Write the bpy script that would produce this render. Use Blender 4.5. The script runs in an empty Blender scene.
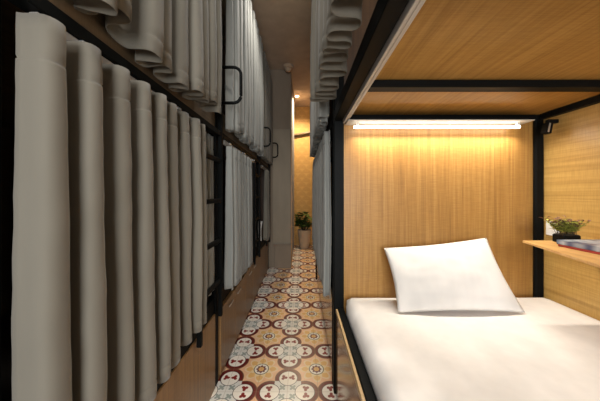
import bpy, bmesh, math, random
from mathutils import Vector, noise
PI = math.pi
sc = bpy.context.scene
COL = sc.collection
F, VX, VY, H = 240.0, 302.0, 193.0, 1.28      # focal length in px, vanishing point, eye height

# ------------------------------------------------------------------ materials
class E:
    """tiny expression wrapper over math nodes"""
    nt = None
    def __init__(s, sock): s.s = sock
    @staticmethod
    def op(kind, *a):
        n = E.nt.nodes.new('ShaderNodeMath'); n.operation = kind
        for i, v in enumerate(a):
            if isinstance(v, E): E.nt.links.new(v.s, n.inputs[i])
            else: n.inputs[i].default_value = v
        return E(n.outputs[0])
    def __add__(s, o): return E.op('ADD', s, o)
    __radd__ = __add__
    def __sub__(s, o): return E.op('SUBTRACT', s, o)
    def __rsub__(s, o): return E.op('SUBTRACT', o, s)
    def __mul__(s, o): return E.op('MULTIPLY', s, o)
    __rmul__ = __mul__
    def __truediv__(s, o): return E.op('DIVIDE', s, o)
    def __lt__(s, o): return E.op('LESS_THAN', s, o)
    def __gt__(s, o): return E.op('GREATER_THAN', s, o)
def eabs(a): return E.op('ABSOLUTE', a)
def emin(a, b): return E.op('MINIMUM', a, b)
def emax(a, b): return E.op('MAXIMUM', a, b)
def esqrt(a): return E.op('SQRT', a)
def ecos(a): return E.op('COSINE', a)
def efloor(a): return E.op('FLOOR', a)
def efrac(a): return E.op('FRACT', a)
def elen(x, y): return esqrt(x*x + y*y)
def rgb(c): return (c[0], c[1], c[2], 1)
def hexc(r, g, b):
    f = lambda v: (v/12.92 if v <= .04045 else ((v+.055)/1.055)**2.4)
    return (f(r/255), f(g/255), f(b/255))

def mat(name, color=(.5,.5,.5), rough=.6, metal=0, emit=None, es=0, spec=.5):
    m = bpy.data.materials.new(name); m.use_nodes = True
    b = m.node_tree.nodes['Principled BSDF']
    b.inputs['Base Color'].default_value = rgb(color)
    b.inputs['Roughness'].default_value = rough
    b.inputs['Metallic'].default_value = metal
    b.inputs['Specular IOR Level'].default_value = spec
    if emit:
        b.inputs['Emission Color'].default_value = rgb(emit); b.inputs['Emission Strength'].default_value = es
    return m
def bsdf(m): return m.node_tree.nodes['Principled BSDF']
def nd(m, t): return m.node_tree.nodes.new(t)
def lk(m, a, b): m.node_tree.links.new(a, b)
def objco(m, scale=(1,1,1), rot=(0,0,0)):
    tc = nd(m, 'ShaderNodeTexCoord'); mp = nd(m, 'ShaderNodeMapping')
    mp.inputs['Scale'].default_value = scale; mp.inputs['Rotation'].default_value = rot
    lk(m, tc.outputs['Object'], mp.inputs['Vector']); return mp.outputs['Vector']
def noise_n(m, vec, scale, detail=3, rough=.55, dist=0):
    n = nd(m, 'ShaderNodeTexNoise'); n.inputs['Scale'].default_value = scale
    n.inputs['Detail'].default_value = detail; n.inputs['Roughness'].default_value = rough
    n.inputs['Distortion'].default_value = dist
    lk(m, vec, n.inputs['Vector']); return n.outputs['Fac']
def ramp(m, fac, stops):
    r = nd(m, 'ShaderNodeValToRGB'); el = r.color_ramp.elements
    while len(el) < len(stops): el.new(.5)
    for e, (p, c) in zip(el, stops): e.position = p; e.color = rgb(c)
    lk(m, fac, r.inputs['Fac']); return r.outputs['Color']
def mixc(m, fac, a, b, mode='MIX'):
    n = nd(m, 'ShaderNodeMix'); n.data_type = 'RGBA'; n.blend_type = mode
    for sock, v in ((n.inputs[0], fac), (n.inputs[6], a), (n.inputs[7], b)):
        if isinstance(v, E): lk(m, v.s, sock)
        elif isinstance(v, bpy.types.NodeSocket): lk(m, v, sock)
        elif isinstance(v, (int, float)): sock.default_value = v
        else: sock.default_value = rgb(v)
    return n.outputs[2]
def bump(m, fac, strength=.2, dist=.002):
    n = nd(m, 'ShaderNodeBump'); n.inputs['Strength'].default_value = strength; n.inputs['Distance'].default_value = dist
    lk(m, fac, n.inputs['Height']); lk(m, n.outputs['Normal'], bsdf(m).inputs['Normal'])

def wood(name, axis, dark, mid, light, rough=.4):
    """veneer: grain along one axis, saw marks across it"""
    m = mat(name, mid, rough)
    g = [60, 60, 60]; g[axis] = 1.6
    v = objco(m, tuple(g))
    n1 = noise_n(m, v, 1.0, 5, .6, .6)
    g2 = [4, 4, 4]; g2[axis] = .5
    n2 = noise_n(m, objco(m, tuple(g2)), 1.0, 3, .5, 1.2)
    s = [14, 14, 14]; s[axis] = 230
    n3 = noise_n(m, objco(m, tuple(s)), 1.0, 2)
    c1 = ramp(m, n1, [(.28, dark), (.5, mid), (.72, light)])
    c2 = ramp(m, n2, [(.3, tuple(x*.78 for x in mid)), (.7, light)])
    c = mixc(m, .28, c1, c2)
    c3 = ramp(m, n3, [(.35, (.80,.78,.74)), (.6, (1,1,1))])
    lk(m, mixc(m, .6, c, c3, 'MULTIPLY'), bsdf(m).inputs['Base Color'])
    bump(m, n1, .12, .001)
    return m

OAK_D, OAK_M, OAK_L = hexc(150, 112, 58), hexc(184, 146, 80), hexc(204, 168, 100)
M = {}
M['oak_v'] = wood('oak_veneer_upright', 2, hexc(138,96,46), hexc(168,122,60), hexc(188,144,80), .42)
M['oak_y'] = wood('oak_veneer_lengthwise', 1, OAK_D, OAK_M, OAK_L, .36)
M['oak_p'] = wood('oak_berth_board', 1, hexc(138,100,46), hexc(166,126,64), hexc(186,146,80), .55); bsdf(M['oak_p']).inputs['Specular IOR Level'].default_value = .25
M['oak_shelf'] = wood('oak_shelf', 1, hexc(170,120,65), hexc(205,158,92), hexc(222,180,115), .45)
M['base_w'] = wood('oak_base_panel', 2, hexc(98,72,44), hexc(128,96,60), hexc(148,114,74), .34)
M['base_g'] = wood('glossy_base_panel', 2, hexc(98,72,44), hexc(128,96,60), hexc(148,114,74), .13)
M['rim_w'] = wood('pale_rim', 1, hexc(170,140,98), hexc(195,165,120), hexc(210,180,138), .4)
M['lip'] = wood('dull_platform_edge', 1, hexc(84,69,52), hexc(104,87,66), hexc(120,101,78), .5)
M['brown_w'] = wood('brown_panel', 2, hexc(60,42,28), hexc(84,60,40), hexc(100,72,48), .45)
M['black'] = mat('black_steel', (.004, .0046, .0045), .55, spec=.1)
M['alu'] = mat('aluminium_track', (.62, .60, .56), .38, .7)
M['rail'] = mat('pale_rail', (.50,.47,.42), .45)
M['track'] = mat('dull_track', (.30,.28,.25), .5)
M['silver'] = mat('silver', (.7,.7,.7), .3, .9)
M['white_p'] = mat('white_plastic', (.8,.79,.76), .4)
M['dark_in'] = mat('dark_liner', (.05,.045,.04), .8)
M['soil'] = mat('soil', (.03,.02,.012), .95)

def fabric(name, col, rough=.85, scale=900, bs=.25):
    m = mat(name, col, rough, spec=.2)
    b = bsdf(m); b.inputs['Sheen Weight'].default_value = .15; b.inputs['Sheen Roughness'].default_value = .5
    v = objco(m, (1,1,1))
    n = noise_n(m, v, scale, 2)
    n2 = noise_n(m, objco(m, (6,6,2)), 1.0, 3)
    c = ramp(m, n2, [(.3, tuple(x*.9 for x in col)), (.7, tuple(min(1,x*1.07) for x in col))])
    lk(m, c, b.inputs['Base Color'])
    bump(m, n, bs, .0006)
    return m
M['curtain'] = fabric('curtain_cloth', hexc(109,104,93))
M['curtain_lit'] = fabric('curtain_cloth_lit', hexc(142,142,136))  # same curtain cloth, lightened to carry the cool light in its colour
M['sheet'] = fabric('white_sheet', (.76,.74,.715), .9, 600, .15)
M['pillow'] = fabric('white_pillowcase', (.70,.675,.64), .9, 600, .15)
M['wall'] = fabric('painted_wall', hexc(128,114,98), .8, 60, .05)
M['ceil'] = fabric('painted_ceiling', hexc(172,148,122), .85, 50, .05)
M['door'] = fabric('painted_door', hexc(134,122,104), .55, 40, .03)
M['shade_band'] = wood('shade_band_brown', 0, hexc(120,98,72), hexc(142,118,90), hexc(158,134,104), .5)
M['clay'] = fabric('clay_pot', hexc(196,172,142), .75, 90, .2)
M['leaf'] = mat('dark_leaf', hexc(70,98,38), .4)
M['sprig'] = mat('sprig_green', hexc(158,162,70), .6)
M['sprig_tip'] = mat('sprig_tip', hexc(120,86,70), .7)
M['stem'] = mat('stem', hexc(70,60,36), .8)
M['led'] = mat('led_diffuser', (1,.93,.8), .5, emit=(1.0,.93,.79), es=9)
M['lamp_on'] = mat('lamp_lit', (1,.93,.8), .5, emit=(1.0,.78,.48), es=14)

def magazine(name, ca, cb, cc):
    m = mat(name, ca, .35)
    n = noise_n(m, objco(m, (11, 9, 1)), 1.0, 1)
    lk(m, ramp(m, n, [(.36, ca), (.5, cb), (.62, cc)]), bsdf(m).inputs['Base Color']); return m
M['mag_top'] = magazine('magazine_cover', hexc(96,112,142), hexc(176,184,192), hexc(72,80,112))
M['mag_red'] = mat('red_cover', hexc(176,62,60), .4)
M['paper'] = mat('paper', hexc(190,190,192), .8)

def tile_material():
    m = mat('patterned_cement_tile', (.6,.5,.4), .32)
    E.nt = m.node_tree
    tc = nd(m, 'ShaderNodeTexCoord'); sp = nd(m, 'ShaderNodeSeparateXYZ')
    lk(m, tc.outputs['Object'], sp.inputs[0])
    P = .4
    gx = (E(sp.outputs['X']) + .0953)/P + 20.5
    gy = (E(sp.outputs['Y']) - 1.945)/P + 20.5
    ux = efrac(gx) - .5; uy = efrac(gy) - .5          # quatrefoil centred
    ax, ay = eabs(ux), eabs(uy)
    # fold so that the foil lies on +a
    a = emax(ax, ay); b = emin(ax, ay)
    dfo = elen(a - .285, b)                            # distance to the foil centre
    vx = .5 - ax; vy = .5 - ay                         # star centred
    rs = elen(vx, vy)
    th = E.op('ARCTAN2', vy, vx)
    wv = noise_n(m, tc.outputs['Object'], 9, 3)
    tan = ramp(m, wv, [(.3, hexc(226,174,130)), (.7, hexc(238,196,156))])
    cream, maroon, brown = hexc(236,228,214), hexc(104,30,28), hexc(104,62,48)
    orange, dk = hexc(224,176,108), hexc(40,26,30)
    c = tan
    # sunburst around the star
    ray = .165 + .105*eabs(ecos(th*4.0))
    c = mixc(m, (rs < (ray + .035)), c, hexc(232,204,166))
    c = mixc(m, (rs < ray), c, orange)
    ray2 = .13 + .06*eabs(ecos(th*4.0 + PI/2))
    c = mixc(m, (rs < ray2), c, hexc(232,206,160))
    c = mixc(m, (rs < .135), c, dk)
    c = mixc(m, (rs < .122), c, cream)
    c = mixc(m, (rs < (.066 + .028*eabs(ecos(th*4.0)))), c, maroon)
    c = mixc(m, (rs < .05), c, orange)
    # quatrefoil outline, foils, centre
    core = emax(ax, ay) < .222
    c = mixc(m, emax(dfo < .230, core), c, hexc(150,104,80))
    c = mixc(m, emax(dfo < .222, core), c, brown)
    c = mixc(m, (dfo < .206), c, maroon)
    c = mixc(m, core, c, hexc(216,214,206))
    # little grey leaves on the diagonals of the core
    dl = elen(ax - .085, ay - .085)
    al = E.op('ARCTAN2', ay - .085, ax - .085)
    c = mixc(m, (dl < (.020 + .040*eabs(ecos(al*2.0 - PI/2)))), c, hexc(146,154,146))
    c = mixc(m, (dfo < .163), c, dk)
    c = mixc(m, (dfo < .153), c, cream)
    d2 = elen(a - .30, b - .07)
    a2 = E.op('ARCTAN2', b - .07, a - .30)
    c = mixc(m, (d2 < (.024 + .034*eabs(ecos(a2*1.5 - .6)))), c, hexc(128,30,28))
    # joints through quatrefoil centre and star
    j = emin(emin(ax, ay), emin(vx, vy)) < .0035
    c = mixc(m, j*.55, c, hexc(150,120,95))
    dirt = noise_n(m, tc.outputs['Object'], 3.5, 4)
    c = mixc(m, .5, c, ramp(m, dirt, [(.3, (.80,.78,.75)), (.7, (1,1,1))]), 'MULTIPLY')
    lk(m, c, bsdf(m).inputs['Base Color'])
    return m
M['tile'] = tile_material()

def wallpaper():
    m = mat('gold_fan_wallpaper', (.6,.4,.15), .6)
    E.nt = m.node_tree
    tc = nd(m, 'ShaderNodeTexCoord'); sp = nd(m, 'ShaderNodeSeparateXYZ')
    lk(m, tc.outputs['Object'], sp.inputs[0])
    W = .21
    x = E(sp.outputs['X'])/W + 40.0; z = E(sp.outputs['Z'])/(W*1.05)
    row = efloor(z*2.0); off = efrac(row*.5)
    fx = efrac(x + off) - .5; fz = efrac(z*2.0)*.5
    r = elen(fx, fz)
    rings = ecos(r*PI*14.0)
    k = emax(rings*.5 + .25, 0.0)*(r < .5)
    c = mixc(m, k*.95, hexc(206,160,88), hexc(164,116,54))
    lk(m, c, bsdf(m).inputs['Base Color']); return m
M['paper_wall'] = wallpaper()

# ------------------------------------------------------------------ mesh helpers
def B(): return bmesh.new()
def box(bm, x0, x1, y0, y1, z0, z1, bev=0.0, seg=2):
    vs = [bm.verts.new(p) for p in ((x0,y0,z0),(x1,y0,z0),(x1,y1,z0),(x0,y1,z0),(x0,y0,z1),(x1,y0,z1),(x1,y1,z1),(x0,y1,z1))]
    fs = [bm.faces.new([vs[i] for i in f]) for f in ((3,2,1,0),(4,5,6,7),(0,1,5,4),(1,2,6,5),(2,3,7,6),(3,0,4,7))]
    if bev:
        es = list({e for f in fs for e in f.edges})
        bmesh.ops.bevel(bm, geom=es, offset=bev, segments=seg, profile=.5, affect='EDGES')
    return bm
def tube(bm, pts, r, seg=8):
    pts = [Vector(p) for p in pts]; rings = []
    for i, p in enumerate(pts):
        d = (pts[min(i+1,len(pts)-1)] - pts[max(i-1,0)]).normalized()
        u = d.cross(Vector((0,0,1)))
        if u.length < .05: u = d.cross(Vector((1,0,0)))
        u.normalize(); v = d.cross(u)
        rr = r[i] if isinstance(r, (list, tuple)) else r
        rings.append([bm.verts.new(p + u*rr*math.cos(2*PI*k/seg) + v*rr*math.sin(2*PI*k/seg)) for k in range(seg)])
    for a, b in zip(rings, rings[1:]):
        for k in range(seg): bm.faces.new((a[k], a[(k+1)%seg], b[(k+1)%seg], b[k]))
    bm.faces.new(rings[0][::-1]); bm.faces.new(rings[-1]); return bm
def lathe(bm, prof, c, seg=28):
    rings = [[bm.verts.new((c[0]+r*math.cos(2*PI*k/seg), c[1]+r*math.sin(2*PI*k/seg), c[2]+z)) for k in range(seg)] for r, z in prof]
    for a, b in zip(rings, rings[1:]):
        for k in range(seg): bm.faces.new((a[k], a[(k+1)%seg], b[(k+1)%seg], b[k]))
    bm.faces.new(rings[0][::-1]); bm.faces.new(rings[-1]); return bm
def prism(bm, poly, z0, z1):
    lo = [bm.verts.new((x,y,z0)) for x,y in poly]; hi = [bm.verts.new((x,y,z1)) for x,y in poly]
    n = len(poly); bm.faces.new(lo[::-1]); bm.faces.new(hi)
    for k in range(n): bm.faces.new((lo[k], lo[(k+1)%n], hi[(k+1)%n], hi[k]))
    return bm
def leafshape(bm, base, d, up, L, W, bend=.3):
    """a pointed oval leaf blade with a fold along the midrib"""
    d = Vector(d).normalized(); s = d.cross(Vector(up)).normalized(); n = s.cross(d)
    base = Vector(base); rows = []
    for i in range(6):
        t = i/5; w = W*math.sin(PI*min(1, t*.92+.04))**.8*.5
        p = base + d*(L*t) - Vector((0,0,1))*(bend*L*t*t)
        rows.append([bm.verts.new(p - s*w + n*w*.35), bm.verts.new(p), bm.verts.new(p + s*w + n*w*.35)])
    for a, b in zip(rows, rows[1:]):
        for k in (0,1): bm.faces.new((a[k], a[k+1], b[k+1], b[k]))

WLOC = {}
def thing(name, loc, label, cat, group=None):
    o = bpy.data.objects.new(name, None); COL.objects.link(o); o.location = loc; o.empty_display_size = .1
    o['label'] = label; o['category'] = cat
    if group: o['group'] = group
    WLOC[o] = Vector(loc); return o
def obj(name, bm, material, parent=None, origin=None, smooth=False, label=None):
    base = WLOC[parent] if parent else Vector(origin or (0,0,0))
    bmesh.ops.recalc_face_normals(bm, faces=bm.faces)
    bmesh.ops.translate(bm, verts=bm.verts, vec=-base)
    me = bpy.data.meshes.new(name); bm.to_mesh(me); bm.free()
    me.materials.append(material)
    if smooth:
        for p in me.polygons: p.use_smooth = True
    o = bpy.data.objects.new(name, me); COL.objects.link(o); WLOC[o] = base
    if parent: o.parent = parent
    else: o.location = base
    if label: o['label'] = label
    return o
def tag(o, label, cat, group=None):
    o['label'] = label; o['category'] = cat
    if group: o['group'] = group
    return o
def struct(name, bm, m):
    o = obj(name, bm, m); o['kind'] = 'structure'; return o

# ------------------------------------------------------------------ room shell
CEIL, YEND, YB = 3.40, 5.90, -2.4
struct('floor', box(B(), -2.1, 1.75, YB, YEND+.1, -.1, 0), M['tile'])
struct('ceiling', box(B(), -2.1, 1.75, YB, YEND+.1, CEIL, CEIL+.1), M['ceil'])
struct('wall_left', box(B(), -2.1, -1.95, YB, YEND+.1, 0, CEIL), M['wall'])
struct('wall_right', box(B(), 1.60, 1.75, YB, YEND+.1, 0, CEIL), M['wall'])
struct('wall_end', box(B(), -1.95, 1.60, YEND, YEND+.1, 0, CEIL), M['paper_wall'])
bm = B(); box(bm, -1.95, 1.60, YB, YB+.1, 0, .7); box(bm, -1.95, 1.60, YB, YB+.1, 2.5, CEIL)
box(bm, -1.95, -.5, YB, YB+.1, .7, 2.5); box(bm, .75, 1.60, YB, YB+.1, .7, 2.5)
struct('wall_back', bm, M['wall'])
# a jutting block beside the corridor, with a service door on it
XB = -.19; YBK = 4.12
struct('pillar', box(B(), -1.95, XB, YBK, YEND, 0, CEIL, .004, 1), M['wall'])
struct('door_1', box(B(), -.50, XB-.012, YBK-.018, YBK, .41, 2.37, .003, 1), M['door'])
struct('baseboard_pillar', box(B(), -.47, XB+.002, YBK-.05, YBK, 0, .40, .004, 1), M['wall'])
struct('trim_1', box(B(), -.48, XB+.006, YBK-.058, YBK, .40, .414, .002, 1), M['wall'])
struct('trim_2', box(B(), XB, 1.60, YEND-.012, YEND, 3.05, 3.075), M['paper_wall'])
struct('trim_3', box(B(), XB, XB+.012, YBK+.01, YBK+.08, 0, 2.37), M['oak_v'])

o = tag(obj('shadow_band', tube(B(), [(-.19,YEND-.03,2.69), (.55,YEND-.03,2.83)], .035, 10), M['shade_band'], smooth=True),
        'slim grey-brown bar standing in for a shadow slanting across the gold wallpaper near the ceiling', 'rail')  # slim tube put in for a slanting shadow band on the wallpaper

t = thing('ceiling_downlight', (-.11, 5.25, CEIL), 'small round lit downlight in the ceiling before the gold wallpaper', 'light')
obj('rim', lathe(B(), [(.055,0),(.055,-.005),(.04,-.007),(.04,-.002)], (-.11,5.25,CEIL)), M['white_p'], t, smooth=True)
obj('lens', lathe(B(), [(.036,-.003),(.036,-.008),(.02,-.011)], (-.11,5.25,CEIL)), M['lamp_on'], t, label='glowing warm lens')

t = thing('smoke_detector', (-.215, 4.0, CEIL), 'white round smoke detector on the ceiling beside the grey block', 'smoke detector')
obj('base', lathe(B(), [(.085,0),(.085,-.03),(.06,-.045)], (-.23,4.0,CEIL)), M['ceil'], t, smooth=True)
obj('sensor', lathe(B(), [(.05,-.045),(.05,-.075),(.03,-.10)], (-.23,4.0,CEIL)), M['ceil'], t, smooth=True)

# ------------------------------------------------------------------ left bunks
XL, XLB = -.57, -1.90
ZB = .485          # top of the base cabinets
ZBEAM0, ZBEAM1, ZPLAT = 1.657, 1.691, 1.86
ZTOP = 3.16
BUNKS = 'bunk beds'
def bunk_left(y0, y1, label, drawers, lad, yp=None):
    yp = y0 if yp is None else yp
    t = thing('bunk_bed', (XL-.6, (y0+y1)/2, 0), label, 'bunk bed', BUNKS)
    g = .004
    obj('base_panel', box(B(), XL-.02, XL, y0+g, y1-.055, .0, ZB, .002, 1), M['base_w'], t)
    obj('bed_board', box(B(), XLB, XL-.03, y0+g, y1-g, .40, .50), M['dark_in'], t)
    obj('bottom_rail', box(B(), XL-.035, XL-.006, y0+g, y1-.055, ZB+.001, ZB+.105, .003, 1), M['black'], t)
    obj('beam', box(B(), XL-.01, XL+.032, y0+g, y1-.05, ZBEAM0, ZBEAM1, .003, 1), M['black'], t)
    obj('upper_platform', box(B(), XLB, XL-.004, y0+g, y1-.055, ZBEAM1+.001, ZPLAT, .002, 1), M['lip'], t)
    tr = obj('curtain_track', box(B(), XL+.004, XL+.024, yp+.06, y1-.36, ZBEAM0-.036, ZBEAM0-.001, .003, 1), M['track'], t, label='pale aluminium curtain track')
    if drawers:
        pass
    for yy in [yp + .15 + .45*k for k in range(int((y1-yp-.5)/.45)+1)]:
        obj('bracket', box(B(), XL+.0245, XL+.036, yy, yy+.03, ZBEAM0-.016, ZBEAM0-.003, .002, 1), M['silver'], tr)
    obj('curtain_track', box(B(), XL+.003, XL+.05, y0+g, y1-.06, ZTOP-.005, ZTOP+.02, .003, 1), M['alu'], t)
    obj('top_beam', box(B(), XL-.04, XL, y0+g, y1-.05, ZTOP+.02, ZTOP+.06, .003, 1), M['black'], t)
    obj('post', box(B(), XL-.045, XL+.002, y1-.05, y1-.006, 0, ZTOP+.09, .004, 1), M['black'], t)
    obj('post', box(B(), XLB, XLB+.05, y1-.05, y1-.006, 0, ZTOP+.09, .004, 1), M['black'], t)
    obj('end_panel', box(B(), XLB+.06, XL-.05, y1-.03, y1-.008, .0, ZTOP, .002, 1), M['brown_w'], t)
    obj('post', box(B(), XL-.075, XL-.042, yp+.012, yp+.056, .501, ZBEAM1-.001, .004, 1), M['black'], t)
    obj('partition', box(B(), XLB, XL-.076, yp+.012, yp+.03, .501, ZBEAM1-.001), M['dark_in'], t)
    if drawers:
        n = drawers; w = (y1-.06-y0-.01)/n
        for k in range(n):
            a = y0 + .006 + k*w
            d = obj('drawer', box(B(), XL+.001, XL+.014, a+.003, a+w-.003, .03, ZB-.004, .002, 1), M['base_w'], t)
            ym = a + (w*.66 if k % 2 == 0 else w*.34)
            obj('pull', box(B(), XL+.0145, XL+.022, ym-.055, ym+.055, ZB-.075, ZB-.06, .003, 1), M['alu'], d, label='pale slim drawer pull')
    if lad:
        ya, yb = y1-.36, y1-.035
        XA = XL+.008
        bm = B()
        box(bm, XA, XA+.026, ya, ya+.024, ZB-.03, ZBEAM0-.005, .003, 1)
        box(bm, XA, XA+.026, yb, yb+.026, ZB-.03, 2.45, .003, 1)
        L = obj('ladder', bm, M['black'], t)
        for k in range(4):
            z = .70 + .265*k
            obj('rung', box(B(), XA+.002, XA+.024, ya+.024, yb, z-.014, z+.014, .004, 1), M['black'], L)
        h = []; z0, z1, px = 1.885, 2.125, .128
        xs = XA+.024
        for k in range(7):
            a = -PI/2 + PI/2*k/6; h.append((xs+px-.05+.05*math.cos(a), yb+.013, z0+.05+.05*math.sin(a)))
        for k in range(7):
            a = PI/2*k/6; h.append((xs+px-.05+.05*math.cos(a), yb+.013, z1-.05+.05*math.sin(a)))
        h = [(xs, yb+.013, z0)] + h + [(xs, yb+.013, z1)]
        obj('grab_handle', tube(B(), h, .0105, 10), M['black'], L, smooth=True)
    return t
bunk_left(-.75, 1.635, 'black-framed bunk nearest on the left, ladder and looped handle at its far end', 0, True, .435)
bunk_left(1.64, 3.12, 'middle bunk on the left, two wooden drawers with pale pulls under its curtain', 4, True)
bunk_left(3.125, 4.08, 'far left bunk before the grey block, its lower curtain open on a pillow', 0, True)

# ------------------------------------------------------------------ curtains
def curtain(label, y0, y1, xc, z0, z1, n, a_top, a_bot, seed, side=1, hemvar=.02, flare=0.0, seam=.085, mname='curtain', boxy=.7, drift=0.0, C=.26, t0=0.0):
    """pleated cloth hung along y; side = +1 when its face looks to +x. returns the object"""
    R = random.Random(seed)
    SP = 18
    amp = [R.uniform(.75, 1.2) for _ in range(n+2)]; hem = [R.uniform(-1, 1)*hemvar for _ in range(n+2)]
    sh = [R.uniform(-.22, .22) for _ in range(n+2)]; tw = [R.uniform(-1, 1) for _ in range(n+2)]
    p = (y1-y0)/n
    zs = []
    NZ = 34
    for j in range(NZ+1): zs.append(j/NZ)
    Ht = z1 - z0; sv = 1 - seam/Ht; hv = .05/Ht
    for e in (.006, .0, -.006):
        zs.append(sv + e/Ht)
    for e in (.004, 0, -.004): zs.append(hv + e/Ht)
    zs = sorted(set(zs))
    bm = B(); rows = []
    for v in zs:
        row = []
        f = 1 - v                                    # 0 top, 1 bottom
        A0 = a_top + (a_bot-a_top)*min(1, f*1.25)**.7
        for i in range(round((n-t0)*SP)+1):
            t = t0 + i/SP; ph = 2*PI*t
            k = math.floor(t); fr = t-k; s = fr*fr*(3-2*fr)
            lp = lambda L: L[k]*(1-s) + L[k+1]*s
            c = math.cos(ph); sg = 1 if c >= 0 else -1
            x = A0*lp(amp)*sg*abs(c)**boxy
            y = y0 + p*(t + lp(sh)*.8*(.35+.65*f)) + p*C*math.sin(2*ph)*(.55+.45*f) + tw[k]*.006*f
            z = z0 + Ht*v + lp(hem)*(1-v)**3
            if abs(v - sv) < 1e-6: x -= .004*side*sg if False else .0035*sg
            if abs(v - hv) < 1e-6: x -= .002*sg
            q = Vector((y*9, z*2.2, seed*3.7))
            x += (noise.noise(q))*.010*f + noise.noise(Vector((y*22, z*16, seed)))*.0022
            y += noise.noise(Vector((y*5+9, z*1.3, seed*1.9)))*.018*f
            x += drift*f + flare*max(0, (t-n+1.2))**1.5
            row.append(bm.verts.new((xc+x, min(max(y, y0-.01), y1+.01) if False else y, z)))
        rows.append(row)
    for a, b in zip(rows, rows[1:]):
        for i in range(len(a)-1): bm.faces.new((a[i], a[i+1], b[i+1], b[i]))
    o = obj('bed_curtain', bm, M[mname], origin=(xc, (y0+y1)/2, z0), smooth=True)
    md = o.modifiers.new('thickness', 'SOLIDIFY'); md.thickness = .003; md.offset = 0
    tag(o, label, 'curtain', 'privacy curtains of the bunks')
    return o
XC = XL + .043
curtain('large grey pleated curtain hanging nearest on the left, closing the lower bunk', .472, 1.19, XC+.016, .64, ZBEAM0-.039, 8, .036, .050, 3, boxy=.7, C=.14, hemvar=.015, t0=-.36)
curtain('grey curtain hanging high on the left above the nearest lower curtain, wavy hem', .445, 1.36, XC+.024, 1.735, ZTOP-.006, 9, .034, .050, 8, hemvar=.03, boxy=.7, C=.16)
curtain('narrow grey curtain behind the rungs of the nearest left ladder', 1.31, 1.565, XL-.028, .635, ZBEAM0-.01, 4, .018, .024, 5, mname='curtain_lit')
curtain('grey lower curtain, coloured as lit, beyond the first left ladder, above the wooden drawers', 1.71, 2.40, XC, .585, ZBEAM0-.039, 6, .024, .036, 12, mname='curtain_lit')
curtain('grey upper curtain of the middle left bunk, coloured as lit, behind the looped handle', 1.70, 3.02, XC+.01, 1.755, ZTOP-.006, 10, .024, .038, 14, hemvar=.03, mname='curtain_lit')
curtain('dark strip of curtain pushed to the far end of the last left lower bunk', 3.47, 3.69, XC, .60, ZBEAM0-.039, 4, .02, .03, 17)
curtain('farthest upper curtain on the left, next to the grey block', 3.16, 3.98, XC+.01, 1.755, ZTOP-.006, 9, .022, .03, 19)
curtain('narrow curtain behind the rungs of the middle left ladder', 2.80, 3.03, XL-.028, .635, ZBEAM0-.01, 3, .018, .024, 23)

# ------------------------------------------------------------------ right bunks
XR, XW = .215, 1.54
D = 1.525          # front face of the headboard end posts
ZP = 1.78          # underside of the upper berth
def bunk_right(y0, y1, label, detailed):
    t = thing('bunk_bed', (XR+.6, (y0+y1)/2, 0), label, 'bunk bed', BUNKS)
    g = .004
    obj('base_panel', box(B(), XR, XR+.018, y0+g, y1-.0, 0, .52, .001, 1), M['base_g'], t)
    obj('rim', box(B(), XR-.002, XR+.011, y0+g, y1-.06, .521, .546, .002, 1), M['rim_w'], t, label='pale wooden edge strip along the mattress')
    obj('bed_rail', box(B(), XR+.012, XR+.05, y0+g, y1-.06, .521, .552, .003, 1), M['black'], t)
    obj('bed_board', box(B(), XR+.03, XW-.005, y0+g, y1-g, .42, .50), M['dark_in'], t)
    obj('upper_platform', box(B(), XR+.045, XW-.002, y0+g, y1-.005, ZP, ZP+.03, .001, 1), M['oak_p'], t, label='oak board under the upper berth')
    obj('end_panel', box(B(), XR+.055, XW-.002, y1-.03, y1-.006, ZP+.0305, 3.2, .001, 1), M['brown_w'], t)
    obj('side_panel', box(B(), XW, XW+.02, y0+g, y1-g, .45, ZP+.03), M['oak_y'], t)
    obj('side_beam', box(B(), XR-.012, XR+.040, y0+g, y1-.06, 1.735, 1.80, .003, 1), M['black'], t)
    obj('curtain_track', box(B(), XR+.045, XR+.056, y0+g, y1-.05, 1.722, 1.78, .001, 1), M['rail'], t, label='pale aluminium curtain rail')
    obj('curtain_track', box(B(), XR+.061, XR+.074, y0+g, y1-.05, 1.728, 1.78, .001, 1), M['rail'], t)
    obj('wall_beam', box(B(), XW-.035, XW-.001, y0+g, y1-.06, ZP-.035, ZP-.001, .002, 1), M['black'], t)
    obj('headboard', box(B(), XR+.055, XW-.001, y1-.03, y1-.008, .45, ZP-.002), M['oak_v'], t)
    obj('post', box(B(), XR-.012, XR+.052, y1-.055, y1-.004, 0.0, 3.3, .004, 1), M['black'], t)
    obj('post', box(B(), XW-.052, XW-.002, y1-.055, y1-.031, .45, ZP-.003, .003, 1), M['black'], t)
    obj('post', box(B(), XR-.012, XR+.052, y0+.005, y0+.05, 0.0, 3.3, .004, 1), M['black'], t)
    obj('rear_beam', box(B(), XR+.055, XW-.053, y1-.055, y1-.031, ZP-.036, ZP-.001, .002, 1), M['black'], t)
    if detailed:
        for yy in (1.055, .52, 0.0):
            obj('cross_beam', box(B(), XR+.075, XW-.036, yy, yy+.055, ZP-.034, ZP-.001, .003, 1), M['black'], t)
        sb = bpy.data.objects['side_beam'] if False else None
    return t
RB = bunk_right(-.50, D+.055, 'bunk on the right with open oak berth and white mattress', True)
bunk_right(D+.062, 3.6, 'farther bunk on the right along the corridor, hung with grey curtains coloured as lit', False)

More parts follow.
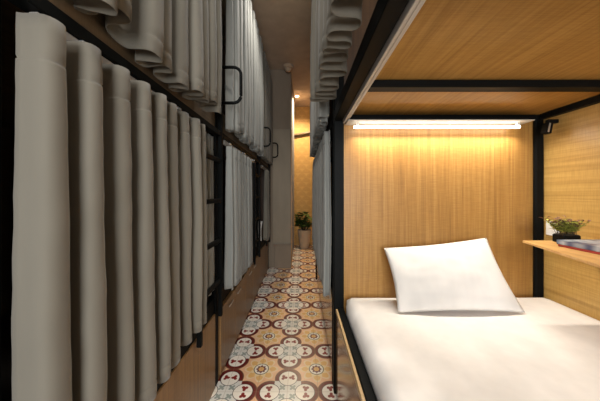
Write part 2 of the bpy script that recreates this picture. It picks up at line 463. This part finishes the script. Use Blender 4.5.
curtain('grey gathered curtain above the open right bunk, wavy hem seen from below', .28, 1.43, .133, 1.814, ZTOP, 10, .040, .060, 31, side=-1, hemvar=.008, flare=-.03, boxy=.9, C=.10)
curtain('grey upper curtain of the farther right bunk, coloured as lit, hem stepping down the corridor', 1.62, 3.5, .150, 1.79, ZTOP, 16, .025, .036, 37, side=-1, hemvar=.02, mname='curtain_lit', boxy=.8)
curtain('grey lower curtain of the farther right bunk, coloured as lit, hanging beside the black post', 1.605, 3.5, .168, .60, 1.70, 15, .018, .026, 41, side=-1, hemvar=.03, mname='curtain_lit')

# ------------------------------------------------------------------ the open berth
t = thing('led_strip_light', (.84, D, 1.69), 'long glowing LED strip across the top of the oak headboard', 'light')
obj('channel', box(B(), XR+.062, 1.40, D-.085, D+.024, 1.7165, 1.7225, .002, 1), M['rail'], t, label='pale metal channel above the glowing tube')
obj('diffuser', box(B(), .322, 1.355, D-.040, D-.022, 1.683, 1.698, .004, 2), M['led'], t)
for xx in (.345, 1.345):
    obj('clip', box(B(), xx-.008, xx+.008, D-.038, D-.018, 1.6985, 1.716, .001, 1), M['white_p'], t)

def mattress():
    bm = B(); X0, X1, Y0, Y1, Z0, Z1 = XR+.0515, XW-.008, -.42, D-.012, .505, .636
    nx, ny = 40, 60; r = .045
    def P(u, v, top):
        x = X0+(X1-X0)*u; y = Y0+(Y1-Y0)*v; return x, y
    top = []
    for j in range(ny+1):
        row = []
        for i in range(nx+1):
            u = i/nx; v = j/ny
            x, y = P(u, v, 1)
            q = .07; w = max(0, y-(Y1-q)); ins = q - math.sqrt(max(0, q*q-w*w)); x = X0+ins+(X1-X0-2*ins)*u
            e = min(x-X0, X1-x, y-Y0, Y1-y)
            z = Z1 - (r - math.sqrt(max(0, r*r-(r-min(e, r))**2)))
            z += noise.noise(Vector((x*2.2, y*2.2, 2)))*.003 + noise.noise(Vector((x*7+y*4, y*2.5, 7)))*.0007
            row.append(bm.verts.new((x, y, z)))
        top.append(row)
    for a, b in zip(top, top[1:]):
        for i in range(nx): bm.faces.new((a[i], a[i+1], b[i+1], b[i]))
    rim = top[0] + [r_[-1] for r_ in top[1:]] + top[-1][-2::-1] + [r_[0] for r_ in top[-2:0:-1]]
    mid = [bm.verts.new((v.co.x, v.co.y, Z0)) for v in rim]
    n = len(rim)
    for k in range(n): bm.faces.new((rim[k], rim[(k+1)%n], mid[(k+1)%n], mid[k]))
    bm.faces.new(mid)
    return bm
tag(obj('mattress', mattress(), M['sheet'], origin=(.85,.55,.505), smooth=True),
    'wide mattress in a smooth white fitted sheet inside the open right bunk', 'mattress')

def pillow_mesh(tl, tr, br, bl, thick, seed):
    bm = B(); n = 36
    tl, tr, br, bl = map(Vector, (tl, tr, br, bl))
    nrm = (tr-tl).cross(bl-tl).normalized()
    front = []; back = []
    for j in range(n+1):
        v = j/n; fr = []; bk = []
        for i in range(n+1):
            u = i/n
            # edges pulled inward between the corners
            uu = u + (.5-u)*.05*math.sin(PI*v)*abs(2*u-1)**2; vv = v + (.5-v)*.055*math.sin(PI*u)*abs(2*v-1)**2
            p = (tl*(1-uu)+tr*uu)*(1-vv) + (bl*(1-uu)+br*uu)*vv
            h = thick*(max(0, math.sin(PI*u))**.55)*(max(0, math.sin(PI*v))**.55)
            w = noise.noise(Vector((u*4, v*4, seed)))*.007 + noise.noise(Vector((u*11, v*9, seed)))*.002
            k = min(1, 6*min(u, 1-u, v, 1-v))
            if i in (0, n) or j in (0, n):
                q = bm.verts.new(p); fr.append(q); bk.append(q)
            else:
                fr.append(bm.verts.new(p + nrm*(h+w*k))); bk.append(bm.verts.new(p - nrm*h*.75))
        front.append(fr); back.append(bk)
    for g in (front, back):
        for a, b in zip(g, g[1:]):
            for i in range(n): bm.faces.new((a[i], a[i+1], b[i+1], b[i]))
    return bm
tag(obj('pillow', pillow_mesh((.497,1.46,.945),(1.122,1.46,1.008),(1.185,1.275,.645),(.508,1.275,.645), -.062, 4), M['pillow'], origin=(.83,1.37,.64), smooth=True),
    'plump white pillow leaning on the oak headboard', 'pillow', 'pillows')
tag(obj('pillow', pillow_mesh((-.98,3.42,.86),(-.56,3.42,.88),(-.548,3.27,.625),(-.99,3.27,.615), -.05, 9), M['pillow'], origin=(-.80,3.33,.51), smooth=True),
    'white pillow glimpsed in the far left lower bunk', 'pillow', 'pillows')

# wall shelf and what stands on it
ZS = 1.025
poly = [(1.185,1.290),(XW-.001,1.290),(XW-.001,.45),(.93,.45)]
tag(obj('wall_shelf', prism(B(), poly, ZS-.010, ZS), M['oak_shelf'], origin=(XW,.87,ZS-.010)),
    'thin oak wall shelf beside the bed, carrying plant and magazines', 'shelf')
def mag(name, x0, x1, y0, y1, z0, z1, rot, cover, label):
    t = thing(name, ((x0+x1)/2, (y0+y1)/2, z0), label, 'magazine', 'magazines on the wall shelf')
    cx, cy = (x0+x1)/2, (y0+y1)/2
    def rb(bm):
        import mathutils
        bmesh.ops.rotate(bm, verts=bm.verts, cent=(cx,cy,0), matrix=mathutils.Matrix.Rotation(rot, 3, 'Z')); return bm
    bm = B(); e = .0015
    box(bm, x0, x1, y0, y1, z0, z0+e); box(bm, x0, x1, y0, y1, z1-e, z1); box(bm, x0, x0+.002, y0, y1, z0, z1)
    obj('cover', rb(bm), cover, t)
    obj('pages', rb(box(B(), x0+.003, x1-.004, y0+.003, y1-.003, z0+e, z1-e)), M['paper'], t)
mag('magazine', 1.228, 1.43, .87, 1.15, ZS+.0004, ZS+.011, 0.0, M['mag_red'], 'red-covered magazine lying at the bottom of the shelf stack')
mag('magazine', 1.226, 1.44, .86, 1.155, ZS+.0112, ZS+.031, .02, M['mag_top'], 'blue-grey magazine lying on top of the red one')

t = thing('potted_plant', (1.36, 1.235, ZS), 'small leafy plant in a black square pot on the wall shelf', 'plant', 'potted plants')
px, py = 1.36, 1.235
bm = B(); box(bm, px-.043, px+.043, py-.03, py+.03, ZS+.0004, ZS+.04, .003, 1)
obj('pot', bm, M['black'], t)
obj('soil', box(B(), px-.038, px+.038, py-.026, py+.026, ZS+.0402, ZS+.043), M['soil'], t)
R = random.Random(5); g1, g2, g3 = B(), B(), B()
for k in range(64):
    a = R.uniform(0, 2*PI); lean = R.uniform(.1, 1.0); L = R.uniform(.045, .082)
    b0 = Vector((px+R.uniform(-.034,.034), py+R.uniform(-.022,.022), ZS+.042))
    d = Vector((math.cos(a)*lean*(1.25 if math.cos(a) < 0 else .9), math.sin(a)*lean*.6, 1)).normalized()
    if k < 9: L = R.uniform(.09, .115); d = Vector((math.cos(a)*1.0, math.sin(a)*.4, .8)).normalized()
    tip = b0 + d*L; tip.x = min(tip.x, XW-.015)
    mid = (b0+tip)/2 + Vector((0,0,.006))
    tube(g1, [b0, mid, tip], [.0011,.001,.0007], 4)
    for q in range(7):
        f = .3+.7*q/6; pp = b0*(1-f)+tip*f
        leafshape(g3 if f > .95 else g2, pp, (math.cos(q*2.4+k), math.sin(q*2.4+k), .5), (0,0,1), .024, .014, .2)
obj('stems', g1, M['stem'], t); obj('foliage', g2, M['sprig'], t); obj('flower_tips', g3, M['sprig_tip'], t, label='dull purple-brown flower tips')['kind'] = 'stuff'

t = thing('wall_socket', (XW, 1.475, 1.02), 'white socket plate on the oak side wall behind the small plant', 'socket')
obj('plate', box(B(), XW-.010, XW-.0005, 1.432, 1.522-.045+.03, 1.018, 1.105, .003, 2), M['white_p'], t)
obj('outlet', box(B(), XW-.013, XW-.0101, 1.452, 1.485, 1.045, 1.078, .002, 1), M['white_p'], t)

t = thing('reading_lamp', (XW-.02, 1.45, 1.69), 'small black reading lamp with a silver face in the berth corner', 'lamp')
obj('mount', box(B(), XW-.066, XW-.002, 1.434, 1.458, 1.70, 1.722, .003, 1), M['black'], t)
import mathutils
bm = box(B(), -.016, .016, -.02, .02, -.064, .0, .004, 2)
bmesh.ops.rotate(bm, verts=bm.verts, cent=(0,0,0), matrix=mathutils.Matrix.Rotation(.2, 3, 'Y'))
bmesh.ops.translate(bm, verts=bm.verts, vec=(XW-.058, 1.446, 1.70)); obj('head', bm, M['black'], t)
bm = box(B(), -.013, -.003, -.0235, -.0205, -.060, -.006, .001, 1)
bmesh.ops.rotate(bm, verts=bm.verts, cent=(0,0,0), matrix=mathutils.Matrix.Rotation(.2, 3, 'Y'))
bmesh.ops.translate(bm, verts=bm.verts, vec=(XW-.058, 1.446, 1.70)); obj('face', bm, M['silver'], t, label='silver strip on the front of the lamp')

# ------------------------------------------------------------------ corridor plant
PX, PY = .055, 5.58
t = thing('potted_plant', (PX, PY, 0), 'broad-leaved plant in a tall clay pot on the floor by the gold wallpaper', 'plant', 'potted plants')
obj('pot', lathe(B(), [(.095,0),(.10,.01),(.13,.20),(.155,.40),(.158,.43),(.145,.43),(.14,.39)], (PX,PY,0)), M['clay'], t, smooth=True)
obj('soil', lathe(B(), [(.138,.385),(.138,.395)], (PX,PY,0)), M['soil'], t)
R = random.Random(11); s1, l1 = B(), B()
for k in range(16):
    a = R.uniform(0, 2*PI); ln = R.uniform(.05, .24); ht = R.uniform(.16, .44)
    b0 = Vector((PX+math.cos(a)*.03, PY+math.sin(a)*.03, .39)); tip = b0 + Vector((math.cos(a)*ln, math.sin(a)*ln*.7, ht))
    mid = (b0+tip)/2 + Vector((0,0,.04))
    tube(s1, [b0, mid, tip], [.008,.006,.004], 6)
    for q in range(6):
        f = .35+.65*q/5; pp = b0*(1-f)**2 + mid*2*f*(1-f) + tip*f*f; b_ = R.uniform(0, 2*PI)
        leafshape(l1, pp, (math.cos(b_), math.sin(b_)*.8, R.uniform(.1,.8)), (0,0,1), R.uniform(.12, .19), R.uniform(.09, .13), .35)
for v in l1.verts: v.co.x = max(v.co.x, XB+.02+.3*max(0, v.co.x-XB)) if v.co.x < XB+.02 else v.co.x
obj('stems', s1, M['stem'], t); obj('foliage', l1, M['leaf'], t, smooth=True)

# ------------------------------------------------------------------ lights
def area(name, loc, rot, sx, sy, power, color):
    l = bpy.data.lights.new(name, 'AREA'); l.shape = 'RECTANGLE'; l.size = sx; l.size_y = sy; l.energy = power; l.color = color
    o = bpy.data.objects.new(name, l); COL.objects.link(o); o.location = loc; o.rotation_euler = rot; return o
def spot(name, loc, power, color, ang, blend=.6, rad=.05):
    l = bpy.data.lights.new(name, 'SPOT'); l.energy = power; l.color = color; l.spot_size = ang; l.spot_blend = blend; l.shadow_soft_size = rad
    o = bpy.data.objects.new(name, l); COL.objects.link(o); o.location = loc; return o
area('window_daylight', (.12, YB+.12, 1.6), (PI/2, 0, 0), 1.15, 1.75, 128, (.95,.98,1.0))   # daylight through the opening at the near end of the corridor
lb = area('led_beam', (.85, D-.028, 1.680), (-.25, 0, 0), 1.03, .03, 9.5, (1,.92,.79)); lb.data.spread = 2.5   # the strip throws its light down into the berth
spot('downlight_beam', (-.11, 5.25, CEIL-.035), 200, (1,.80,.54), 2.5, .8)
spot('corridor_fill', (-.17, 2.3, CEIL-.03), 65, (1,.95,.88), 2.3, .9)  # unseen ceiling spot added to brighten the corridor floor
spot('entry_fill', (-.17, .5, CEIL-.03), 65, (1,.95,.88), 2.3, .9)  # another unseen spot, added to brighten the floor nearer the camera

w = bpy.data.worlds.new('World'); sc.world = w; w.use_nodes = True
w.node_tree.nodes['Background'].inputs[0].default_value = (.75,.85,1,1); w.node_tree.nodes['Background'].inputs[1].default_value = .6

# ------------------------------------------------------------------ camera
c = bpy.data.cameras.new('camera'); cam = bpy.data.objects.new('camera', c); COL.objects.link(cam)
cam.location = (0,0,H); cam.rotation_euler = (PI/2,0,0)
c.sensor_fit = 'HORIZONTAL'; c.sensor_width = 36; c.lens = F/600*36; c.clip_start = .02
c.shift_x = -(VX-300)/600; c.shift_y = -(200.5-VY)/600
sc.camera = cam
sc.view_settings.view_transform = 'Standard'; sc.view_settings.look = 'None'
sc.view_settings.exposure = 0; sc.view_settings.gamma = 1; sc.view_settings.use_curve_mapping = False
sc.cycles.use_denoising = True
sc.cycles.max_bounces = 10; sc.cycles.diffuse_bounces = 6
